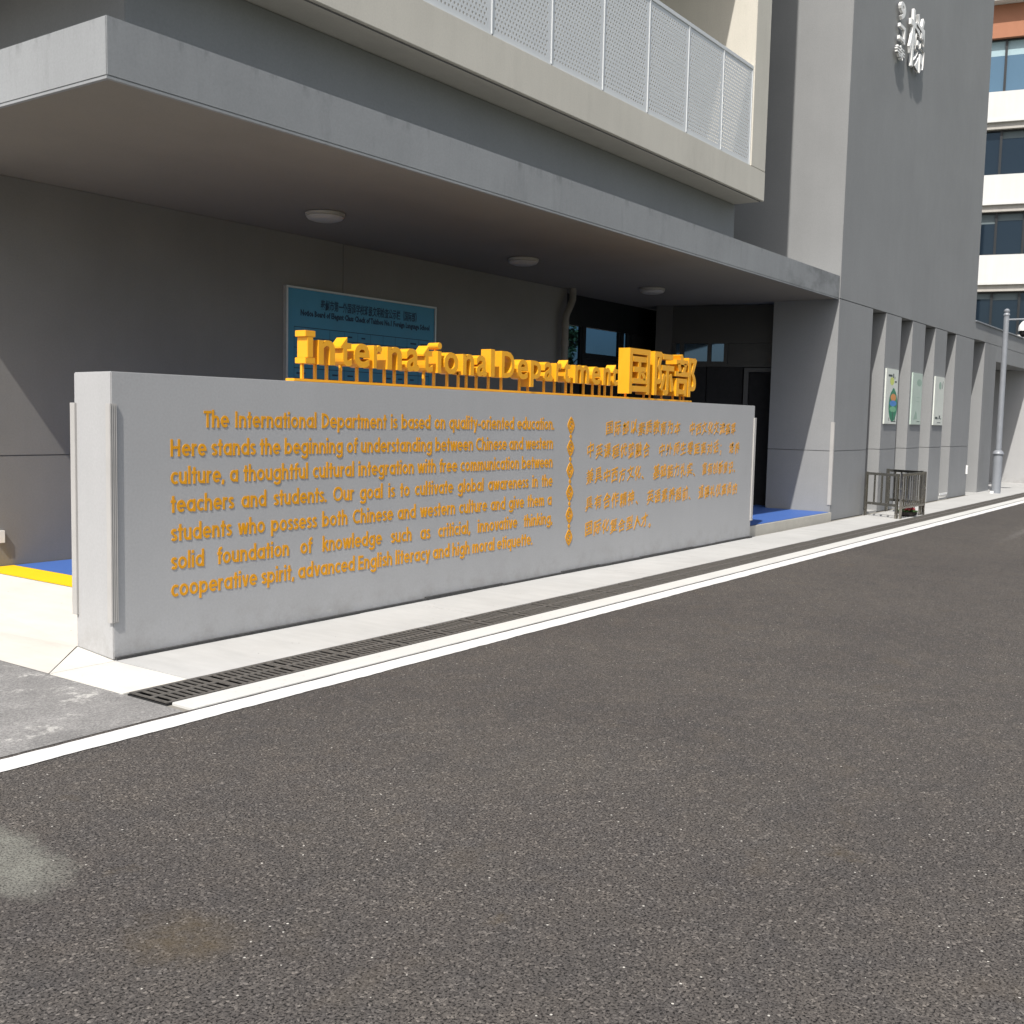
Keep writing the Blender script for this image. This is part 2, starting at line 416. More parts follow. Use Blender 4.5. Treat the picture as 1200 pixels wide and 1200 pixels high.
while x < 60:
    kerbstrip.box(x, x+1.985, 4.654, 4.846, -.05, .0045); x += 1.99
struct('drain_edging', kerbstrip, 'line2', bevel=.003)
struct('grass_verge', MB().box(-60, 160, -60, -6.7, -.01, .10), 'grass')
struct('far_kerb', MB().box(-60, 160, -6.7, -6.5, -.01, .13), 'kerb', bevel=.01)

pv = MB()
seams = [4.05, 6.9, 9.9, 12.9, 15.9, 18.9, 21.9, 24.9, 27.9, 30.9, 36, 44, 60]
for a, b in zip(seams[:-1], seams[1:]): pv.box(a+.003, b-.003, 5.203, 5.945, -.06, .004)
pv.box(27.06, 60, 5.95, 6.9, -.06, .004)
struct('pavement', pv, 'pave', bevel=.003)
# paler slab round the wall's near end, and the ramp up to the entrance
pl = MB(); pl.prism([(3.60, 5.203), (4.046, 5.203), (4.046, 5.925), (3.60, 5.925)], -.06, .004)
struct('pavement_end_slab', pl, 'pavel', bevel=.003)
rp = MB()
rp.add([(3.60, 5.928, .0035), (4.05, 5.928, .0035), (4.14, 6.475, .004)], [(0, 1, 2)])
struct('pavement_corner_slab', rp, 'pavel')
rp = MB()
rp.add([(3.60, 5.936, .0035), (4.134, 6.482, .004), (5.02, 6.50, .14), (5.02, 12, .14), (3.60, 12, .0035), (4.6, 6.49, .075)], [(0, 1, 4), (1, 3, 4), (1, 5, 2), (1, 2, 3)])
rp.add([(3.60, 5.929, -.004), (3.60, 5.936, -.004), (4.14, 6.482, -.004), (4.14, 6.475, -.004)], [(0, 1, 2, 3)])
struct('entrance_ramp', rp, 'ramp')
pf = MB(); pf.prism([(5.02, 6.50), (14.16, 6.50), (14.16, 6.02), (17.62, 6.02), (17.62, 7.19), (18.3, 7.19), (18.3, 9.39), (5.02, 9.39)], -.05, .14)
struct('entrance_platform', pf, 'riser', bevel=.004)
b = MB(); b.add([(5.372, 6.5, .1445), (14.18, 6.5, .1445), (14.18, 6.05, .1445), (17.618, 6.05, .1445), (17.618, 7.19, .1445), (18.05, 7.19, .1445), (18.05, 9.388, .1445), (5.372, 9.388, .1445)], [tuple(range(8))])
struct('blue_floor_coating', b, 'blue')
struct('yellow_floor_stripe', MB().quad((5.022, 6.5, .1445), (5.368, 6.5, .1445), (5.368, 9.388, .1445), (5.022, 9.388, .1445)), 'yline')
pc = MB(); pc.box(14.7, 18.4, 9.392, 9.69, -.05, .138)
struct('door_sill', pc, 'riser')
# drain: channel with iron grates
dr = thing('drain_channel', 'long slotted iron drain along the foot of the pavement beside the white line', 'drain', (DX0, DY0, 0))
ch = MB(); ch.quad((DX0, DY0, -.25), (DX1, DY0, -.25), (DX1, DY1, -.25), (DX0, DY1, -.25))
ch.quad((DX0, DY0, -.25), (DX0, DY0, -.002), (DX1, DY0, -.002), (DX1, DY0, -.25)).quad((DX0, DY1, -.25), (DX0, DY1, -.002), (DX1, DY1, -.002), (DX1, DY1, -.25))
ch.quad((DX0, DY0, -.25), (DX0, DY1, -.25), (DX0, DY1, -.002), (DX0, DY0, -.002))
part('channel', ch, 'black', dr)
gm = MB()
gy = [0.004, .030, .158, .188, .316, .346]
L_ = .498
for i in (0, 2, 4): gm.box(.002, L_, gy[i], gy[i+1], -.006, 0)
pitch = .0497
for (ya, yb) in ((gy[1], gy[2]), (gy[3], gy[4])):
    gm.box(.002, .024, ya, yb, -.006, 0); gm.box(L_-.022, L_, ya, yb, -.006, 0)
    for k in range(1, 9):
        xc = .024 + (L_-.046)*k/9; gm.box(xc-.011, xc+.011, ya, yb, -.006, -.0008)
gme = gm.mesh('grate')
k = 0; xx = DX0+.005
while xx < DX1-.5:
    o = part('grate', None, 'iron', dr, mesh=gme); o.location = (xx-DX0, 0, .004 + .0015*random.random()); k += 1; xx += .5
    o.rotation_euler = (R(random.uniform(-.25, .25)), R(random.uniform(-.15, .15)), 0)

# ------------------------------------------------------------------ inscribed sign wall
sw = thing('inscribed_wall', 'long low grey wall with raised ochre English and Chinese text', 'sign wall', (4.05, 5.95, 0))
body = MB(); body.prism([(4.053, 5.95), (14.10, 5.95), (14.10, 6.48), (4.14, 6.48)], .002, [1.825, 1.825, 1.825, 1.825])
part('wall_body', body, 'sign', sw, bevel=.006)
jf = MB()
x = 4.06
while x < 14.1:
    d = random.uniform(.35, 1.1); x2 = min(x+d, 14.1)
    jf.box(x, x2, 5.920+random.uniform(-.008, .008), 5.9495, -.01, random.uniform(.016, .034)); x = x2
part('joint_filler', jf, 'filler', sw)
gd = MB(); gd.box(4.036, 4.052, 5.938, 5.985, .243, 1.625); gd.box(4.0525, 4.088, 5.938, 5.9495, .243, 1.625)
for q in (4.038, 4.051, 4.064, 4.077): gd.box(q, q+.006, 5.934, 5.9375, .246, 1.622)
part('edge_guard', gd, 'pale', sw, bevel=.0015)
gd = MB(); gd.box(4.119, 4.136, 6.445, 6.498, .225, 1.627); gd.box(4.1375, 4.17, 6.4815, 6.505, .225, 1.627)
part('edge_guard', gd, 'pale', sw, bevel=.0015)
gd = MB(); gd.box(14.1015, 14.125, 5.93, 5.99, .243, 1.66); gd.box(14.065, 14.10, 5.93, 5.949, .243, 1.66)
part('edge_guard', gd, 'pale', sw, bevel=.0015)

# geometric sans letters of the English text, drawn as flat bent bars
def Ln(*p): return ('l', p)
def Ar(cx, cy, rx, ry, a0, a1): return ('a', (cx, cy, rx, ry, a0, a1))
BO = Ar(.31, .37, .225, .285, 0, 360)
GL = {
 'a': (.70, [BO, Ln(.535, 0, .535, .74)]), 'b': (.70, [Ln(.085, 0, .085, 1.06), BO]), 'c': (.56, [Ar(.31, .37, .225, .285, 48, 312)]),
 'd': (.70, [BO, Ln(.535, 0, .535, 1.06)]), 'e': (.68, [Ar(.31, .37, .225, .285, 0, 318), Ln(.12, .37, .61, .37)]),
 'f': (.38, [Ln(.15, 0, .15, .86), Ar(.30, .86, .15, .12, 75, 180), Ln(0, .66, .34, .66)]),
 'g': (.70, [BO, Ln(.535, -.08, .535, .74), Ar(.31, -.08, .225, .15, 195, 360)]),
 'h': (.63, [Ln(.085, 0, .085, 1.06), Ar(.27, .45, .185, .205, 0, 180), Ln(.455, 0, .455, .45)]),
 'i': (.26, [Ln(.085, 0, .085, .74), Ln(.085, .86, .085, 1.04)]), 'l': (.26, [Ln(.085, 0, .085, 1.06)]),
 'k': (.57, [Ln(.085, 0, .085, 1.06), Ln(.12, .34, .43, .74), Ln(.2, .42, .48, 0)]),
 'm': (.88, [Ln(.085, 0, .085, .74), Ar(.235, .45, .15, .205, 0, 180), Ln(.385, 0, .385, .45), Ar(.535, .45, .15, .205, 0, 180), Ln(.685, 0, .685, .45)]),
 'n': (.63, [Ln(.085, 0, .085, .74), Ar(.27, .45, .185, .205, 0, 180), Ln(.455, 0, .455, .45)]),
 'o': (.69, [BO]), 'p': (.70, [Ln(.085, -.28, .085, .74), BO]), 'q': (.70, [BO, Ln(.535, -.28, .535, .74)]),
 'r': (.43, [Ln(.085, 0, .085, .74), Ar(.26, .44, .175, .215, 62, 180)]),
 's': (.47, [Ar(.22, .53, .135, .125, 25, 265), Ar(.205, .215, .145, .13, -150, 85)]),
 't': (.40, [Ln(.17, 0, .17, .98), Ln(0, .66, .34, .66)]),
 'u': (.63, [Ln(.085, .29, .085, .74), Ar(.27, .29, .185, .205, 180, 360), Ln(.455, 0, .455, .74)]),
 'v': (.57, [Ln(.07, .74, .255, .02), Ln(.44, .74, .27, .02)]),
 'w': (.86, [Ln(.07, .74, .22, .02), Ln(.39, .72, .235, .02), Ln(.41, .72, .56, .02), Ln(.73, .74, .575, .02)]),
 'y': (.57, [Ln(.07, .74, .27, .08), Ln(.46, .74, .17, -.28)]),
 'T': (.58, [Ln(.27, 0, .27, .83), Ln(0, .915, .54, .915)]), 'H': (.76, [Ln(.085, 0, .085, 1), Ln(.575, 0, .575, 1), Ln(.17, .52, .49, .52)]),
 'I': (.30, [Ln(.1, 0, .1, 1)]), 'D': (.74, [Ln(.085, 0, .085, 1), Ar(.16, .5, .42, .415, -90, 90)]),
 'C': (.76, [Ar(.45, .5, .365, .415, 52, 308)]), 'E': (.56, [Ln(.085, 0, .085, 1), Ln(.17, .915, .48, .915), Ln(.17, .5, .46, .5), Ln(.17, .085, .48, .085)]),
 'O': (.96, [Ar(.45, .5, .365, .415, 0, 360)]), '.': (.26, [Ln(.085, 0, .085, .17)]), ',': (.26, [Ln(.12, .17, .06, -.12)]),
 '-': (.40, [Ln(.04, .34, .32, .34)]),
}
SW = .158
def word_width(wd): return sum(GL[c][0] for c in wd) - .09
def letter_strokes(mb, strokes, x0, z0, sx, sz, yf, depth):
    for k, (kd, p) in enumerate(strokes):
        if kd == 'l': pts = [(p[0], p[1]), (p[2], p[3])]; closed = False
        else:
            cx, cy, rx, ry, a0, a1 = p; n = max(3, int(abs(a1-a0)/24)); closed = abs(a1-a0) >= 360
            pts = [(cx+rx*math.cos(R(a0+(a1-a0)*i/n)), cy+ry*math.sin(R(a0+(a1-a0)*i/n))) for i in range(n if closed else n+1)]
        n = len(pts); L = []; Rr = []
        for i, (px, pz) in enumerate(pts):
            a = pts[(i-1) % n] if closed or i else pts[i]; b = pts[(i+1) % n] if closed or i < n-1 else pts[i]
            dx, dz = b[0]-a[0], b[1]-a[1]; d = math.hypot(dx, dz) or 1
            nx, nz = -dz/d*SW/2, dx/d*SW/2
            L.append((px+nx, pz+nz)); Rr.append((px-nx, pz-nz))
        y1 = yf - depth - .00025*k; vs = []
        for q in L + Rr:
            vs.append((x0+q[0]*sx, y1, z0+q[1]*sz))
        for q in L + Rr:
            vs.append((x0+q[0]*sx, yf, z0+q[1]*sz))
        m2 = 2*n; fs = []
        rng = range(n) if closed else range(n-1)
        for i in rng:
            j = (i+1) % n
            fs += [(i, j, n+j, n+i), (i, m2+i, m2+j, j), (n+i, n+j, m2+n+j, m2+n+i)]
        if not closed: fs += [(0, n, m2+n, m2), (n-1, m2+n-1, m2+2*n-1, 2*n-1)]
        mb.add(vs, fs)
lines = [("The International Department is based on quality-oriented education.", 4.762, 9.075, 1.480),
 ("Here stands the beginning of understanding between Chinese and western", 4.492, 9.062, 1.288),
 ("culture, a thoughtful cultural integration with free communication between", 4.492, 9.062, 1.103),
 ("teachers and students. Our goal is to cultivate global awareness in the", 4.492, 9.068, .916),
 ("students who possess both Chinese and western culture and give them a", 4.492, 9.062, .726),
 ("solid foundation of knowledge such as criticial, innovative thinking,", 4.492, 9.085, .536),
 ("cooperative spirit, advanced English literacy and high moral etiquette.", 4.492, 8.740, .352)]
CAP = .114
w7 = lines[6][0].split()
SXU = (8.740-4.492)/(sum(map(word_width, w7)) + .36*(len(w7)-1))
for txt, xa, xb, zb in lines:
    ws = txt.split(); tot = sum(map(word_width, ws)); sx = SXU
    gap = (xb-xa-tot*sx)/(len(ws)-1)
    if gap < .22*sx: sx = (xb-xa)/(tot+.24*(len(ws)-1)); gap = .24*sx
    x = xa
    for wd in ws:
        mb = MB(); cx = x
        for c in wd:
            letter_strokes(mb, GL[c][1], cx, zb, sx, CAP, 5.9495, .0025); cx += GL[c][0]*sx
        part('word', mb, 'gold', sw); x += word_width(wd)*sx + gap

cn = [("国际部以素质教育为本", 10.085, 11.88, 1.430), ("中西文化交流荟萃", 12.10, 13.50, 1.430),
      ("中英课程优势融合", 9.715, 11.11, 1.182), ("中外师生零距离对话；", 11.32, 13.18, 1.182), ("培养", 13.30, 13.64, 1.182),
      ("兼具中西方文化、", 9.715, 11.10, .920), ("基础能力扎实、", 11.20, 12.42, .920), ("富有创新意识、", 12.50, 13.62, .920),
      ("具有合作精神、", 9.715, 10.98, .632), ("英语素养超前、", 11.07, 12.33, .632), ("道德礼仪高尚的", 12.42, 13.62, .632),
      ("国际化复合型人才。", 9.715, 11.30, .358)]
for txt, xa, xb, z0 in cn:
    n = len(txt); pt = (xb-xa)/n
    for i, c in enumerate(txt):
        jx = random.uniform(-.004, .004); jz = random.uniform(-.008, .008)
        wd_ = pt*random.uniform(.84, .94); hz_ = random.uniform(.90, 1.08)
        mb = glyph_mesh(c, xa+i*pt+jx, z0+jz, xa+i*pt+wd_+jx, z0+.160*hz_+jz, 5.9495-.0025, .0025,
                        offset=0 if c in '具兼英意集' else random.uniform(.002, .009), res=1, natural=((0, 1), (-.10, .87)), rise=random.uniform(.028, .044))
        part('character', mb, 'gold', sw)
# vertical column of lozenges
def ring(mb, outer, inner, y0, y1):
    n = len(outer); vs = [(x, y1, z) for x, z in outer] + [(x, y1, z) for x, z in inner] + [(x, y0, z) for x, z in outer] + [(x, y0, z) for x, z in inner]
    fs = []
    for i in range(n):
        j = (i+1) % n
        fs += [(i, j, n+j, n+i), (i, 2*n+i, 2*n+j, j), (n+i, n+j, 3*n+j, 3*n+i)]
    mb.add(vs, fs)
for k in range(6):
    zc = 1.525 - k*.2305; cx = 9.39 + .003*k; mb = MB()
    def oval(a, b, pw, n=20): return [(cx + a*math.copysign(abs(math.cos(t))**pw, math.cos(t)), zc + b*math.copysign(abs(math.sin(t))**pw, math.sin(t))) for t in [2*math.pi*i/n for i in range(n)]]
    ring(mb, oval(.066, .087, 1.5), oval(.046, .060, 1.3), 5.9495, 5.9455)
    letter_strokes(mb, [Ar(0, .16, .14, .14, 20, 270), Ar(0, -.16, .14, .14, -160, 90)], cx, zc, .11, .125, 5.9495, .0036)
    ring(mb, oval(.034, .048, 1), oval(.026, .037, 1), 5.9495, 5.9458)
    part('lozenge_ornament', mb, 'gold', sw)
    if k < 5:
        zc -= .1152; mb = MB(); o_ = oval(.020, .026, 1.3, 12)
        mb.add([(x, 5.9455, z) for x, z in o_] + [(x, 5.9495, z) for x, z in o_], [tuple(range(12))] + [(i, (i+1) % 12, 12+(i+1) % 12, 12+i) for i in range(12)])
        part('bead_ornament', mb, 'gold', sw)

# ------------------------------------------------------------------ yellow letter sign on the wall
ls = thing('letter_sign', 'yellow raised lettering International Department and 国际部 standing on posts', 'letter sign', (5.63, 6.04, 1.826))
LF = 5.985; LD = .115
letters = [('I', 5.727, 5.830), ('n', 5.862, 6.037), ('t', 6.100, 6.222), ('e', 6.250, 6.425), ('r', 6.472, 6.572), ('n', 6.634, 6.812), ('a', 6.872, 7.032),
 ('t', 7.085, 7.212), ('i', 7.274, 7.330), ('o', 7.368, 7.565), ('n', 7.630, 7.792), ('a', 7.832, 7.990), ('l', 8.044, 8.106), ('D', 8.215, 8.423),
 ('e', 8.474, 8.651), ('p', 8.692, 8.874), ('a', 8.932, 9.083), ('r', 9.145, 9.245), ('t', 9.290, 9.415), ('m', 9.500, 9.777), ('e', 9.835, 10.010),
 ('n', 10.068, 10.222), ('t', 10.262, 10.380)]
BZ, XZ, CZ = 1.962, 2.148, 2.208
for c, xa, xb in letters:
    if c == 'I':
        mb = MB(); y0, y1 = LF, LF+LD; cx = (xa+xb)/2
        mb.box(xa, xb, y0, y1, BZ, BZ+.045); mb.box(xa, xb, y0, y1, CZ-.047, CZ); mb.box(cx-.029, cx+.029, y0+.0006, y1-.0006, BZ+.0452, CZ-.0472)
        part('letter', mb, 'yellow', ls, bevel=.003); continue
    zt = {'t': 2.186, 'i': 2.222, 'l': 2.214, 'D': CZ}.get(c, XZ); zb = {'p': 1.893}.get(c, BZ)
    mb = glyph_mesh(c, xa, zb-(.003 if c in 'eoa' else 0), xb, zt, LF, LD, offset=.022, res=4)
    part('letter', mb, 'yellow', ls)
for c, xa, xb, zb in (('国', 10.632, 11.108, 1.888), ('际', 11.222, 11.716, 1.890), ('部', 11.748, 12.318, 1.890)):
    mb = glyph_mesh(c, xa, zb, xb, 2.394, LF, LD+.03, offset=.022, res=4)
    part('letter', mb, 'yellow', ls)
for px_ in [5.772, 5.905, 6.027, 6.178, 6.362, 6.526, 6.685, 6.808, 6.955, 7.184, 7.32, 7.502, 7.662, 7.779, 7.927, 8.112, 8.312, 8.612, 8.757, 9.036, 9.228, 9.44, 9.554, 9.786, 9.969, 10.111, 10.226, 10.373]:
    x = px_ - .022
    part('post', MB().box(x-.010, x+.010, 6.035, 6.055, 1.848, 1.985 if abs(px_-8.757) > .01 else 1.91), 'yellow', ls)
for px_ in [10.68, 11.103, 11.248, 11.539, 11.833, 12.03, 12.119]:
    part('post', MB().box(px_-.012, px_+.008, 6.045, 6.065, 1.848, 1.925), 'yellow', ls)
part('post', MB().box(7.300, 7.318, 6.035, 6.05, 2.12, 2.19), 'yellow', ls)
part('rail', MB().box(5.63, 12.24, 6.0, 6.095, 1.828, 1.848), 'yellow', ls, bevel=.002)

# ------------------------------------------------------------------ main building
bd = thing('school_building', 'grey rendered school block with deep canopy, cream balcony and tall stair tower', 'building', (4.66, 6.06, 0))
# back wall of the entrance, in panels parted by a groove
def walls(face, rects, mat, depth=.35, name='wall_panel'):
    for a in rects: part(name, MB().box(*a), mat, bd, bevel=.0025)
bands = ((.14, 1.141), (1.149, 3.629))
for a, b_ in ((4.66, 9.6), (9.608, 14.62)):
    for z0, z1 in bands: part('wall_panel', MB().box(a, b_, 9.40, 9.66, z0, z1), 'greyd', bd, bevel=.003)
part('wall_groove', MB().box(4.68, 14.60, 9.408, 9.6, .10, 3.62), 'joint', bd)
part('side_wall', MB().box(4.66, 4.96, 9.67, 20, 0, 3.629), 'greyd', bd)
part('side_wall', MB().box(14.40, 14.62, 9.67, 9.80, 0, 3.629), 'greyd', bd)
# canopy
part('canopy', MB().prism([(4.12, 6.06), (17.60, 6.06), (17.60, 9.70), (4.12, 12.0)], 3.64, 4.0), 'fascia', bd, bevel=.006)
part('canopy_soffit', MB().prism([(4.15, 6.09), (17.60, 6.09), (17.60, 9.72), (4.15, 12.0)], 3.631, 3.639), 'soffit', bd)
part('drip_edge', MB().box(4.12, 17.60, 6.06, 6.088, 3.622, 3.638).box(4.12, 4.148, 6.0885, 12, 3.622, 3.638), 'fascia', bd)
# upper block over the canopy
part('upper_wall', MB().box(4.66, 14.70, 6.64, 16, 4.004, 4.695), 'grey', bd, bevel=.004)
part('upper_wall', MB().box(4.66, 14.70, 8.2, 16, 5.102, 16), 'cream', bd)
part('gap_light_stop', MB().box(14.705, 17.625, 9.71, 9.9, 3.65, 16), 'grey', bd)  # unseen wall, added so sunlight does not leak through the gap
bal = part('balcony_slab', MB().box(3.70, 14.70, 6.20, 12.0, 4.70, 5.10), 'cream', bd, bevel=.006)
part('drip_groove', MB().box(3.74, 14.66, 6.235, 6.25, 4.692, 4.6995), 'joint', bal)
part('balcony_slab', MB().box(3.70, 14.70, 6.20, 12.0, 9.08, 9.5), 'cream', bd, bevel=.006)
part('end_fin', MB().box(14.215, 14.70, 6.203, 8.19, 5.103, 9.07), 'cream', bd, bevel=.005)
part('end_fin', MB().box(14.215, 14.70, 6.203, 8.19, 9.503, 15.0), 'cream', bd, bevel=.005)
# perforated balustrade panels: real holes, one shared sheet
def perforated(wd, ht, p=.052, r=.0140):
    mb = MB(); nx = int((wd-.012)/p); nz = int((ht-.05)/(p*.866)); mx = (wd-nx*p)/2; mz = (ht-nz*p*.866)/2
    idx = {}
    for j in range(nz):
        z0 = mz+j*p*.866; z1 = z0+p*.866
        sh = (p/2 if j % 2 else 0)
        n_ = nx-1
        x_start = mx+sh
        for i in range(n_):
            x0 = x_start+i*p; x1 = x0+p; cx, cz = (x0+x1)/2, (z0+z1)/2
            sq = [(x0, 0, z0), (x1, 0, z0), (x1, 0, z1), (x0, 0, z1)]
            h = [(cx+r*math.cos(R(a)), 0, cz+r*math.sin(R(a))) for a in (210, 270, 330, 30, 90, 150)]
            mb.add(sq + h, [(0, 1, 6, 5, 4), (1, 2, 7, 6), (2, 3, 9, 8, 7), (3, 0, 4, 9)])
        # fill ends of the row
        mb.add([(0, 0, z0), (x_start, 0, z0), (x_start, 0, z1), (0, 0, z1)], [(0, 1, 2, 3)])
        xe = x_start+n_*p
        mb.add([(xe, 0, z0), (wd, 0, z0), (wd, 0, z1), (xe, 0, z1)], [(0, 1, 2, 3)])
    mb.add([(0, 0, 0), (wd, 0, 0), (wd, 0, mz), (0, 0, mz)], [(0, 1, 2, 3)])
    zt = mz+nz*p*.866
    mb.add([(0, 0, zt), (wd, 0, zt), (wd, 0, ht), (0, 0, ht)], [(0, 1, 2, 3)])
    return mb
br = part('balustrade_rail', MB().box(3.72, 14.21, 6.222, 6.28, 6.375, 6.425), 'perf', bd, bevel=.004)
pm = perforated(.982, 1.245).mesh('balustrade_panel'); pm.materials.append(M['perf'])
pm2 = perforated(.90, 1.245).mesh('balustrade_panel'); pm2.materials.append(M['perf'])
xs = [4.28+i for i in range(10)] + [14.20]
for i in range(10):
    a = xs[i]
    o = part('balustrade_panel', None, None, bd, mesh=pm if i < 9 else pm2)
    o.location = Vector((a+.009, 6.235, 5.125)) - OFF[bd]
    md = o.modifiers.new('thick', 'SOLIDIFY'); md.thickness = .004; md.offset = 1
for a in xs: part('balustrade_post', MB().box(a-.008, a+.0085, 6.222, 6.262, 5.102, 6.374), 'perf', bd)
part('balustrade_post', MB().box(4.28, 14.18, 6.222, 6.262, 5.1005, 5.122), 'perf', bd)

# entrance glazing facing the road (recess behind the canopy)
gx = thing('entrance_glazing', 'dark glass entrance front under the canopy right of the downpipe', 'glass front', (14.64, 9.70, .14))
ax = [14.64, 15.56, 16.86, 17.66]
part('frame', MB().box(14.64, 18.4, 9.70, 9.78, 3.13, 3.628), 'frame', gx)
part('side_panel', MB().box(17.28, 18.4, 9.70, 9.78, .14, 3.128), 'black', gx)
for a in (14.64, 15.58, 16.86, 17.175): part('mullion', MB().box(a, a+.10, 9.68, 9.78, .14, 3.128), 'frame', gx)
for a, b_ in ((14.745, 15.575), (15.685, 16.855), (16.965, 17.17)):
    zt = 2.70 if a > 15 else 2.45
    part('transom', MB().box(a, b_, 9.69, 9.78, zt-.09, zt), 'frame', gx)
    part('pane', MB().quad((a, 9.73, zt+.002), (b_, 9.73, zt+.002), (b_, 9.73, 3.127), (a, 9.73, 3.127)), 'tint', gx)
    part('door_leaf', MB().box(a, b_, 9.725, 9.76, .145, zt-.092), 'black', gx)
# entrance side glazing (turned towards the near end)
gx2 = thing('side_glazing', 'dark side doors and upper windows beside the tower under the canopy', 'glass front', (17.40, 9.22, .14))
GA = Vector((17.40, 9.22, 0)); GE = Vector((.330, -.944, 0)); GN = Vector((-.944, -.330, 0))
def gbox(u0, u1, d0, d1, z0, z1):
    q = [GA+GE*u0+GN*d0, GA+GE*u1+GN*d0, GA+GE*u1+GN*d1, GA+GE*u0+GN*d1]
    return MB().prism([(p.x, p.y) for p in q], z0, z1)
part('frame', gbox(.24, 2.05, -.08, 0, 2.965, 3.628), 'frame', gx2)
for u in (.245, .385, .868, 1.155): part('mullion', gbox(u, u+.07, -.08, .01, 2.652, 2.963), 'frame', gx2)
for a, b_ in ((.317, .383), (.457, .866), (.94, 1.153)):
    part('pane', gbox(a, b_, -.05, -.035, 2.654, 2.963), 'glass', gx2)
part('side_panel', gbox(1.227, 2.05, -.08, -.02, 2.62, 2.963), 'frame', gx2)
part('transom', gbox(.245, 2.05, -.08, .01, 2.56, 2.618), 'frame', gx2)
part('transom', gbox(.245, 1.22, -.08, .008, 2.6185, 2.6515), 'frame', gx2)
for a, b_ in ((.30, .86), (.875, 1.50)): part('door_leaf', gbox(a, b_, -.05, -.01, .145, 2.558), 'black', gx2)
part('door_frame', gbox(1.52, 1.60, -.06, .03, .145, 2.47), 'dframe', gx2, bevel=.003)
part('door_frame', gbox(1.52, 2.04, -.06, .03, 2.472, 2.545), 'dframe', gx2, bevel=.003)
part('door_leaf', gbox(1.605, 2.03, -.07, -.03, .145, 2.468), 'black', gx2)
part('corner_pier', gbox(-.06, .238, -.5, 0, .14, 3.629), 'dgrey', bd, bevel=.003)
part('interior_wall', MB().box(18.35, 18.4, 7.2, 9.68, 0, 3.6).box(18.42, 27.0, 9.4, 9.6, 0, 3.64), 'black', bd)

# stair tower and its slots
TX0, TX1, TY = 17.63, 27.05, 6.056
piers = [(17.63, 19.395), (20.195, 21.15), (21.925, 22.835), (23.61, 24.57), (25.355, 27.05)]
for i, (a, b_) in enumerate(piers):
    for z0, z1 in ((0, 1.150), (1.157, 3.636)):
        part('wall_panel', MB().box(a, b_, TY, 7.18, z0, z1), 'grey', bd, bevel=.003)
part('wall_groove', MB().box(17.70, 19.33, TY+.012, 7.1, 0.02, 3.62).box(20.26, 21.08, TY+.012, 7.1, 0.02, 3.62).box(21.99, 22.77, TY+.012, 7.1, .02, 3.62).box(23.68, 24.5, TY+.012, 7.1, .02, 3.62).box(25.43, 26.98, TY+.012, 7.1, .02, 3.62), 'joint', bd)
part('stair_tower', MB().box(TX0, TX1, TY, 9.79, 3.644, 16.0), 'grey', bd, bevel=.005)
part('slot_back_wall', MB().box(19.0, 27.0, 7.19, 7.3, 0, 3.64), 'black', bd)
for a, b_ in ((19.397, 20.193), (21.152, 21.923), (22.837, 23.608), (24.572, 25.353)):
    part('slot_sill', MB().box(a, b_, 6.066, 7.18, -.02, .03), 'pave', bd)
gd = MB(); gd.box(17.618, 17.6295, 6.042, 6.10, .26, 1.63); gd.box(17.6315, 17.67, 6.042, 6.0555, .26, 1.63)
part('edge_guard', gd, 'pale', bd, bevel=.002)
part('socket_tag', MB().box(26.96, 27.02, 6.02, 6.0555, .50, .70), 'white', bd)
part('socket_tag', MB().box(24.66, 25.3, 6.045, 6.0555, .10, .14), 'white', bd)
part('wall_switch', MB().box(5.22, 5.28, 9.37, 9.399, .36, .47), 'white', bd)

# characters fixed to the tower
ts = thing('tower_characters', 'white raised characters high on the grey stair tower', 'letter sign', (20.2, 5.95, 8.0))
def tchar(c, x0, x1, z0, z1, off=.02, shear=0):
    part('character', glyph_mesh(c, x0, z0, x1, z1, 5.965, .045, offset=off, res=3, shear=shear), 'white', ts)
tchar('梯', 20.42, 21.36, 8.10, 9.10, .014)
tchar('9', 19.78, 20.10, 8.70, 9.00, .03)
tchar('コ', 19.80, 20.14, 8.33, 8.62, .03)
tchar('寺', 19.70, 20.16, 8.03, 8.26, .01)
for x, z in ((20.62, 8.5), (21.0, 8.6), (19.95, 8.93), (19.95, 8.38), (19.95, 8.15)):
    part('fixing_pin', MB().box(x-.01, x+.01, 6.0, 6.055, z-.01, z+.01), 'steelpole', ts)

# ------------------------------------------------------------------ low wing beyond the tower
an = thing('low_wing', 'low grey wing beyond the stair tower behind the camera pole', 'building', (27.06, 6.06, 0))
part('parapet_wall', MB().box(27.055, 40, 6.06, 6.5, 3.66, 4.06), 'grey', an, bevel=.004)
part('wall_panel', MB().box(28.20, 29.52, 6.06, 7.5, 0, 3.655), 'grey', an, bevel=.004)
part('lintel', MB().box(29.525, 34.2, 6.06, 6.5, 3.26, 3.655), 'grey', an, bevel=.004)
part('roof_slab', MB().box(27.055, 40, 6.505, 12, 3.27, 3.9), 'grey', an)
part('wall_panel', MB().box(34.2, 40, 6.06, 12, 0, 3.255), 'sign', an, bevel=.004)
part('back_wall', MB().box(27.06, 34.19, 9.5, 9.8, 0, 3.26), 'black', an)
part('slot_back_wall', MB().box(27.06, 28.19, 7.3, 7.4, 0, 3.26), 'black', an)
part('coping', MB().box(27.07, 40, 6.03, 6.52, 4.062, 4.09), 'steelpole', an)
part('floor', MB().box(29.53, 34.19, 6.9, 9.5, -.02, .006), 'pave', an)

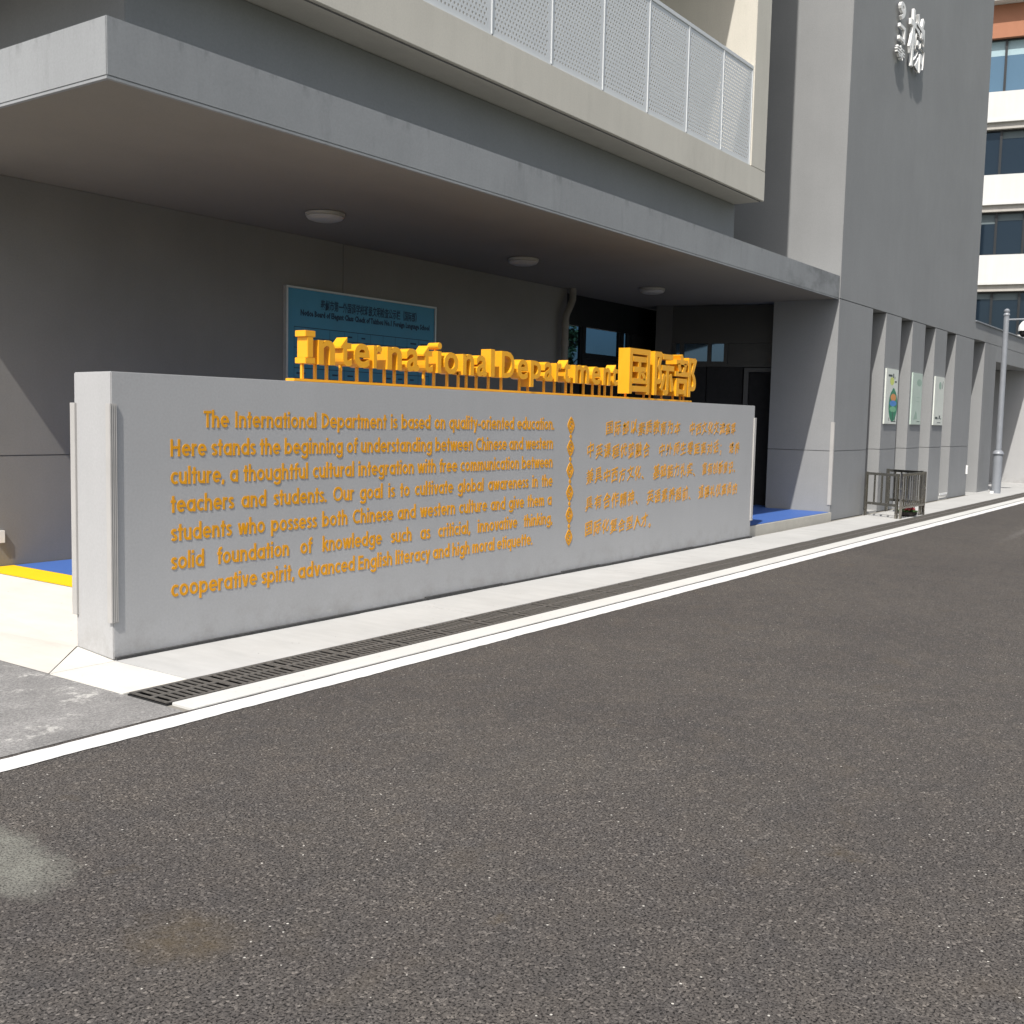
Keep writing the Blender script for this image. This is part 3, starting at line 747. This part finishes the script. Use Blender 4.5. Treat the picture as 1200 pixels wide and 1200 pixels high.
# ------------------------------------------------------------------ ceiling lamps
lp = None
for i, x in enumerate((8.04, 11.58, 15.07)):
    lab = ['round ceiling lamp nearest the camera under the canopy, above the blue notice board', 'middle round ceiling lamp under the canopy, above the word Department',
           'farthest round ceiling lamp under the canopy, near the glass entrance'][i]
    if lp is None:
        lp = thing('ceiling_lamp', lab, 'ceiling lamp', (x, 8.13, 3.63), 'round lamps on the canopy soffit')
        part('base_ring', MB().lathe(x, 8.13, [(.185, 3.63), (.20, 3.622), (.20, 3.600), (.185, 3.597)], 32), 'lamp', lp, smooth=True)
        part('diffuser', MB().lathe(x, 8.13, [(.186, 3.598), (.192, 3.585), (.172, 3.562), (.12, 3.546), (.03, 3.54)], 32), 'lamp', lp, smooth=True)
    else:
        c = copy_tree(lp, label=lab); c.location = (x, 8.13, 3.63)

# ------------------------------------------------------------------ downpipe
dp = thing('downpipe', 'grey rainwater pipe with a bend beside the entrance glass', 'pipe', (14.45, 9.3, .14))
part('pipe', MB().tube([(14.40, 9.28, .14), (14.40, 9.28, 3.10), (14.42, 9.28, 3.20), (14.55, 9.28, 3.38), (14.60, 9.28, 3.46), (14.60, 9.28, 3.63)], .055, 14), 'pipe', dp, smooth=True)
for z in (2.72, .9): part('collar', MB().tube([(14.40, 9.28, z), (14.40, 9.28, z+.09)], .064, 14), 'pipe', dp, smooth=True)
part('collar', MB().tube([(14.40, 9.28, 3.02), (14.40, 9.28, 3.10)], .062, 14), 'pipe', dp, smooth=True)
for z in (2.3, 1.0): part('bracket', MB().box(14.33, 14.47, 9.335, 9.399, z, z+.03), 'pipe', dp)

# ------------------------------------------------------------------ notice board
nb = thing('notice_board', 'blue printed notice board on the shaded back wall behind the sign', 'notice board', (8.65, 9.35, .9))
part('panel', MB().box(8.672, 11.295, 9.365, 9.395, 1.0, 3.012), 'boardblue', nb)
for n_, a in enumerate(((8.645, 8.671, 9.345, 9.398, .98, 3.035), (11.296, 11.322, 9.345, 9.398, .98, 3.035), (8.6715, 11.2955, 9.345, 9.398, 3.0125, 3.035), (8.6715, 11.2955, 9.345, 9.398, .98, .9995))):
    part('frame_bar', MB().box(*a), 'alu', nb)
def printed(txt, x0, x1, z0, z1, bold=.01):
    return glyph_mesh(txt, x0, z0, x1, z1, 9.3635, .001, offset=bold, res=1)
part('title', printed('泰州市第一外国语学校班级文明检查公示栏（国际部）', 9.20, 10.94, 2.80, 2.93, .022), 'boardink', nb)
part('title', printed('Notice Board of Elegant Class Check of Taizhou No.1 Foreign Language School', 8.88, 11.20, 2.69, 2.785, .05), 'boardink', nb)
tb = MB()
for i in range(13):
    z = 2.58 - i*.118; tb.box(8.78, 11.20, 9.3634, 9.3649, z-.004, z+.004)
for x in (8.78, 9.35, 9.60, 9.83, 10.06, 10.29, 10.52, 10.75, 10.98, 11.197): tb.box(x, x+.004, 9.3630, 9.3633, 1.12, 2.58)
for i in range(12):
    for x in (8.82, 9.40, 9.66, 9.90, 10.12, 10.36, 10.58, 10.82, 11.02):
        if random.random() < .55: tb.box(x, x+random.uniform(.06, .14), 9.3636, 9.3649, 2.510-i*.118, 2.530-i*.118)
part('table_print', tb, 'boardink', nb)

# ------------------------------------------------------------------ posters on the tower piers
def poster(x0, x1, lab, mat):
    t = thing('poster', lab, 'poster', (x0, 6.04, 1.62), 'tall narrow posters on the tower piers')
    part('sheet', MB().box(x0, x1, 6.030, 6.0555, 1.625, 2.645), mat, t, bevel=.002)
    return t
def art(name, poly, mat, t, dep=.0012):
    part(name, MB().add([(x, 6.030-dep, z) for x, z in poly], [tuple(range(len(poly)))]), mat, t)
def ell(cx, cz, a, b_, z0=-9, z1=9, n=28):
    return [(cx+a*math.cos(2*math.pi*i/n), max(z0, min(z1, cz+b_*math.sin(2*math.pi*i/n)))) for i in range(n)]
t = poster(20.29, 21.05, 'white poster with a striped green, orange and blue tree drawing', 'poster')
art('print', ell(20.78, 1.97, .27, .30), 'pgreen', t, .0008)
art('print', [(20.62, 2.13), (20.66, 2.22), (20.72, 2.28), (20.78, 2.30), (20.84, 2.28), (20.90, 2.22), (20.94, 2.13)], 'pgreen', t, .0010)
art('print', ell(20.78, 2.12, .17, .07), 'porange', t, .0014); art('print', ell(20.78, 2.01, .22, .055), 'pblue', t, .0016); art('print', ell(20.78, 1.90, .21, .055), 'pmint', t, .0018)
art('print', ell(20.66, 2.42, .13, .075), 'psun', t)
art('print', [(20.76, 1.70), (20.80, 1.70), (20.79, 1.86), (20.77, 1.86)], 'ink', t, .002)
for a, b_, z0, z1 in ((20.42, 20.66, 2.50, 2.54), (20.70, 20.76, 2.48, 2.56), (20.80, 20.84, 2.46, 2.51), (20.83, 20.95, 2.40, 2.43), (20.70, 21.0, 1.665, 1.68), (20.55, 20.58, 1.68, 1.74), (20.93, 20.96, 1.67, 1.76)):
    art('lettering', [(a, z0), (b_, z0), (b_, z1), (a, z1)], 'ink', t)
t = poster(22.03, 22.73, 'faded pale green poster between the other two tower posters', 'posterg')
art('print', [(22.20, 1.72), (22.46, 1.74), (22.42, 1.85), (22.34, 1.90), (22.30, 1.84)], 'pfade', t)
art('print', ell(22.5, 2.46, .17, .07), 'pfade', t)
art('lettering', [(22.45, 1.68), (22.65, 1.68), (22.65, 1.692), (22.45, 1.692)], 'ink', t)
for z in (2.08, 2.16): art('lettering', [(22.35, z), (22.58, z), (22.58, z+.008), (22.35, z+.008)], 'pfade', t)
t = poster(23.71, 24.46, 'pale poster with a small dark house drawing, farthest on the tower', 'poster')
for a, b_, z0, z1 in ((23.84, 24.02, 1.75, 1.80), (24.05, 24.10, 1.75, 1.78), (24.14, 24.24, 1.76, 1.83), (24.26, 24.34, 1.75, 1.77), (24.02, 24.3, 1.67, 1.685)):
    art('lettering', [(a, z0), (b_, z0), (b_, z1), (a, z1)], 'ink', t)
art('print', [(24.26, 2.40), (24.30, 2.40), (24.36, 2.56), (24.33, 2.56)], 'ink', t); art('print', ell(24.12, 2.46, .1, .08), 'pfade', t)

# ------------------------------------------------------------------ stainless barriers, folded to a box
def barrier(p0, p1, lab, nb_=9, h=.78, z0=.20):
    """standing barrier from p0 to p1: frame, upright bars, feet"""
    nb_ = nb_; a = Vector((*p0, 0)); b_ = Vector((*p1, 0)); d = (b_-a); L = d.length; ang = math.atan2(d.y, d.x)
    t = bpy.data.objects.new('steel_barrier', None); COL.objects.link(t); OFF[t] = Vector((0, 0, 0)); t.location = (p0[0], p0[1], .006); t.rotation_euler = (0, 0, ang)
    t['label'] = lab; t['category'] = 'barrier'; t['group'] = 'stainless steel crowd barriers by the tower'
    for x in (0, L-.05): part('upright', MB().box(x, x+.05, -.019, .019, 0, h), 'steel', t, bevel=.004)
    part('top_rail', MB().box(.051, L-.051, -.019, .019, h-.05, h-.005), 'steel', t, bevel=.004)
    part('bottom_rail', MB().box(.051, L-.051, -.019, .019, z0, z0+.045), 'steel', t, bevel=.004)
    for i in range(nb_):
        x = .05+(L-.1)*(i+1)/(nb_+1); part('bar', MB().box(x-.016, x+.016, -.010, .010, z0+.046, h-.051), 'steel', t, bevel=.003)
    return t
barrier((18.90, 5.27), (20.18, 5.21), 'steel barrier with many narrow bars standing along the drain in front of the flower pot', 9, .78, .17)
barrier((18.89, 5.31), (19.22, 5.98), 'short steel barrier with few wide spaced bars closing the near end towards the wall', 3, .77, .20)
barrier((20.42, 5.97), (20.17, 5.25), 'short steel barrier closing the far end behind the flower pot', 4, .79, .20)

fp = thing('flower_pot', 'low black pot of dark red flowers under the steel barrier', 'potted plant', (19.62, 5.34, 0))
part('pot', MB().lathe(19.62, 5.34, [(.10, .006), (.15, .03), (.17, .085), (.155, .085), (.15, .07)], 20), 'pot', fp, smooth=True)
def leaves(cx, cy, cz, rx, rz, n, size):
    mb = MB()
    for _ in range(n):
        while True:
            v = Vector((random.uniform(-1, 1), random.uniform(-1, 1), random.uniform(-1, 1)))
            if v.length < 1: break
        p = Vector((cx+v.x*rx, cy+v.y*rx, cz+v.z*rz)); u = Vector((random.gauss(0, 1), random.gauss(0, 1), random.gauss(0, .6))).normalized()
        w_ = u.cross(Vector((random.gauss(0, 1), random.gauss(0, 1), random.gauss(0, 1)))).normalized(); s_ = size*random.uniform(.6, 1.2)
        mb.add([p-u*s_, p+w_*s_*.45, p+u*s_, p-w_*s_*.45], [(0, 1, 2, 3)])
    return mb
part('leaves', leaves(19.62, 5.34, .10, .17, .035, 200, .028), 'leafp', fp)
part('flowers', leaves(19.62, 5.34, .145, .13, .045, 260, .022), 'red', fp)

# ------------------------------------------------------------------ camera pole
cp = thing('camera_pole', 'slim grey pole carrying a white dome camera beside the pavement', 'camera pole', (28.4, 5.655, 0))
PX, PY = 28.4, 5.655
part('base_post', MB().tube([(PX, PY, .004), (PX, PY, .96)], .108, 20), 'steelpole', cp, smooth=True)
part('collar', MB().lathe(PX, PY, [(.108, .955), (.135, .96), (.135, .985), (.10, 1.03), (.068, 1.055)], 20), 'steelpole', cp, smooth=True)
part('mast', MB().tube([(PX, PY, 1.0), (PX, PY, 4.30)], [.072, .062], 16), 'steelpole', cp, smooth=True)
part('cap', MB().lathe(PX, PY, [(.062, 4.28), (.075, 4.30), (.075, 4.33), (.05, 4.36), (.068, 4.39), (.068, 4.42), (.03, 4.46)], 16), 'steelpole', cp, smooth=True)
part('arm', MB().tube([(PX, PY, 4.20), (PX, PY-.62, 4.20)], .022, 10), 'steelpole', cp, smooth=True)
cm = part('camera_housing', MB().lathe(PX, 5.24, [(.03, 4.16), (.07, 4.13), (.125, 4.05), (.14, 3.97), (.14, 3.92), (.12, 3.92)], 20), 'white', cp, smooth=True)
part('dome', MB().lathe(PX, 5.24, [(.115, 3.921), (.11, 3.86), (.08, 3.80), (.03, 3.775)], 20), 'black', cp, smooth=True)
part('base_bolt', MB().box(PX-.18, PX-.12, PY+.02, PY+.10, .004, .06), 'white', cp)

# ------------------------------------------------------------------ far office building
TH = R(102.4); E_ = Vector((math.cos(TH), math.sin(TH), 0)); N_ = Vector((E_.y, -E_.x, 0))   # N_ points away from the camera
P0 = Vector((51.88, 11.098, 0))
fb = thing('office_building', 'far building with white bands, ribbon windows and an orange top storey', 'building', (51.88, 11.098, 0))
def fbox(u0, u1, d0, d1, z0, z1):
    mb = MB(); pts = [P0+E_*u0+N_*d0, P0+E_*u1+N_*d0, P0+E_*u1+N_*d1, P0+E_*u0+N_*d1]
    mb.prism([(p.x, p.y) for p in pts], z0, z1); return mb
U0, U1 = -26, 16
part('core', fbox(U0+.1, U1-.1, .62, 14, 0, 23), 'bandl', fb)
floors = [16.244, 12.685, 9.213-.0, 5.70, 2.15]
for zt in floors:
    zb = zt-1.30
    part('band', fbox(U0, U1, 0, .6, zb+.13, zt), 'bandw', fb)
    part('band_lip', fbox(U0, U1, -.04, .6, zb, zb+.125), 'bandw', fb)
    part('ledge', fbox(U0, U1, .10, .61, zb-.28, zb-.004), 'bandl', fb)
part('orange_panel', fbox(U0, U1, .08, .6, 18.55, 19.95), 'orange', fb)
part('roof_ledge', fbox(U0, U1, -.5, .6, 19.955, 20.6), 'bandw', fb)
part('parapet', fbox(U0, U1, 0, .6, 20.605, 23), 'bandw', fb)
for fi, zt in enumerate(floors):
    top = 18.545 if fi == 0 else floors[fi-1]-1.585
    n_ = 0; u = 1.02+1.12*11
    while u > -20:
        ml = part('mullion', fbox(u-.05, u+.05, .30, .45, zt+.003, top), 'frame', fb)
        u2 = u-1.12; bl = random.choice((.25, .3, .42, .0)) if fi else .62
        gl = 'farglassl' if fi == 0 else 'farglass'
        h = top-zt
        part('pane', fbox(u2+.052, u-.052, .40, .42, zt+.06, top-.06-bl), gl, fb)
        if bl: part('blind', fbox(u2+.052, u-.052, .405, .425, top-.06-bl+.003, top-.06), 'blindl' if fi == 0 else 'blind', fb)
        u = u2; n_ += 1
    part('window_frame', fbox(-20.2, 13.4, .31, .44, zt+.002, zt+.058), 'frame', fb)
    part('window_frame', fbox(-20.2, 13.4, .31, .44, top-.058, top-.001), 'frame', fb)
    part('room_wall', fbox(U0+.2, U1-.2, .55, .61, zt+.002, top-.001), 'blind' if fi == 0 else 'black', fb)

# ------------------------------------------------------------------ trees across the road (seen mirrored in the entrance glass)
def tree(x, y, h, lab):
    t = thing('tree', lab, 'tree', (x, y, 0), 'trees on the verge across the road')
    th = h*.45
    tr = MB().tube([(x, y, 0), (x+.05, y, th*.5), (x-.03, y+.05, th), (x, y, h*.8)], [.17, .14, .11, .03], 9)
    for k in range(6):
        a = k*1.05+random.random(); z = th*(.8+.12*k)
        tr.tube([(x, y, z), (x+.5*math.cos(a), y+.5*math.sin(a), z+.45), (x+1.1*math.cos(a), y+1.1*math.sin(a), z+1.0)], [.06, .04, .015], 6)
    part('trunk', tr, 'bark', t, smooth=True)
    cr = MB()
    for k in range(26):
        a = random.random()*6.28; rr = random.uniform(.1, 1)*h*.26; z = th+random.uniform(.1, 1)*(h-th)
        rr *= 1-.55*(z-th)/(h-th)
        s_ = leaves(x+rr*math.cos(a), y+rr*math.sin(a), z, h*.10, h*.075, 130, .14); cr.add(s_.v, s_.f)
    part('crown', cr, 'foliage', t)
for (x, y, h, lab) in ((24.5, -13, 5.6, 'bushy tree across the road opposite the entrance glass'), (28.5, -14.5, 5.2, 'smaller round tree next along the far verge'),
                       (34, -12, 6.0, 'tallest tree on the far verge'), (-16, -12, 6.2, 'lone tree far left across the road'), (12, -15, 5.0, 'short tree across the road opposite the sign wall'), (37.6, 24.6, 5.1, 'tree behind the building seen through the first entrance window')):
    tree(x, y, h, lab)
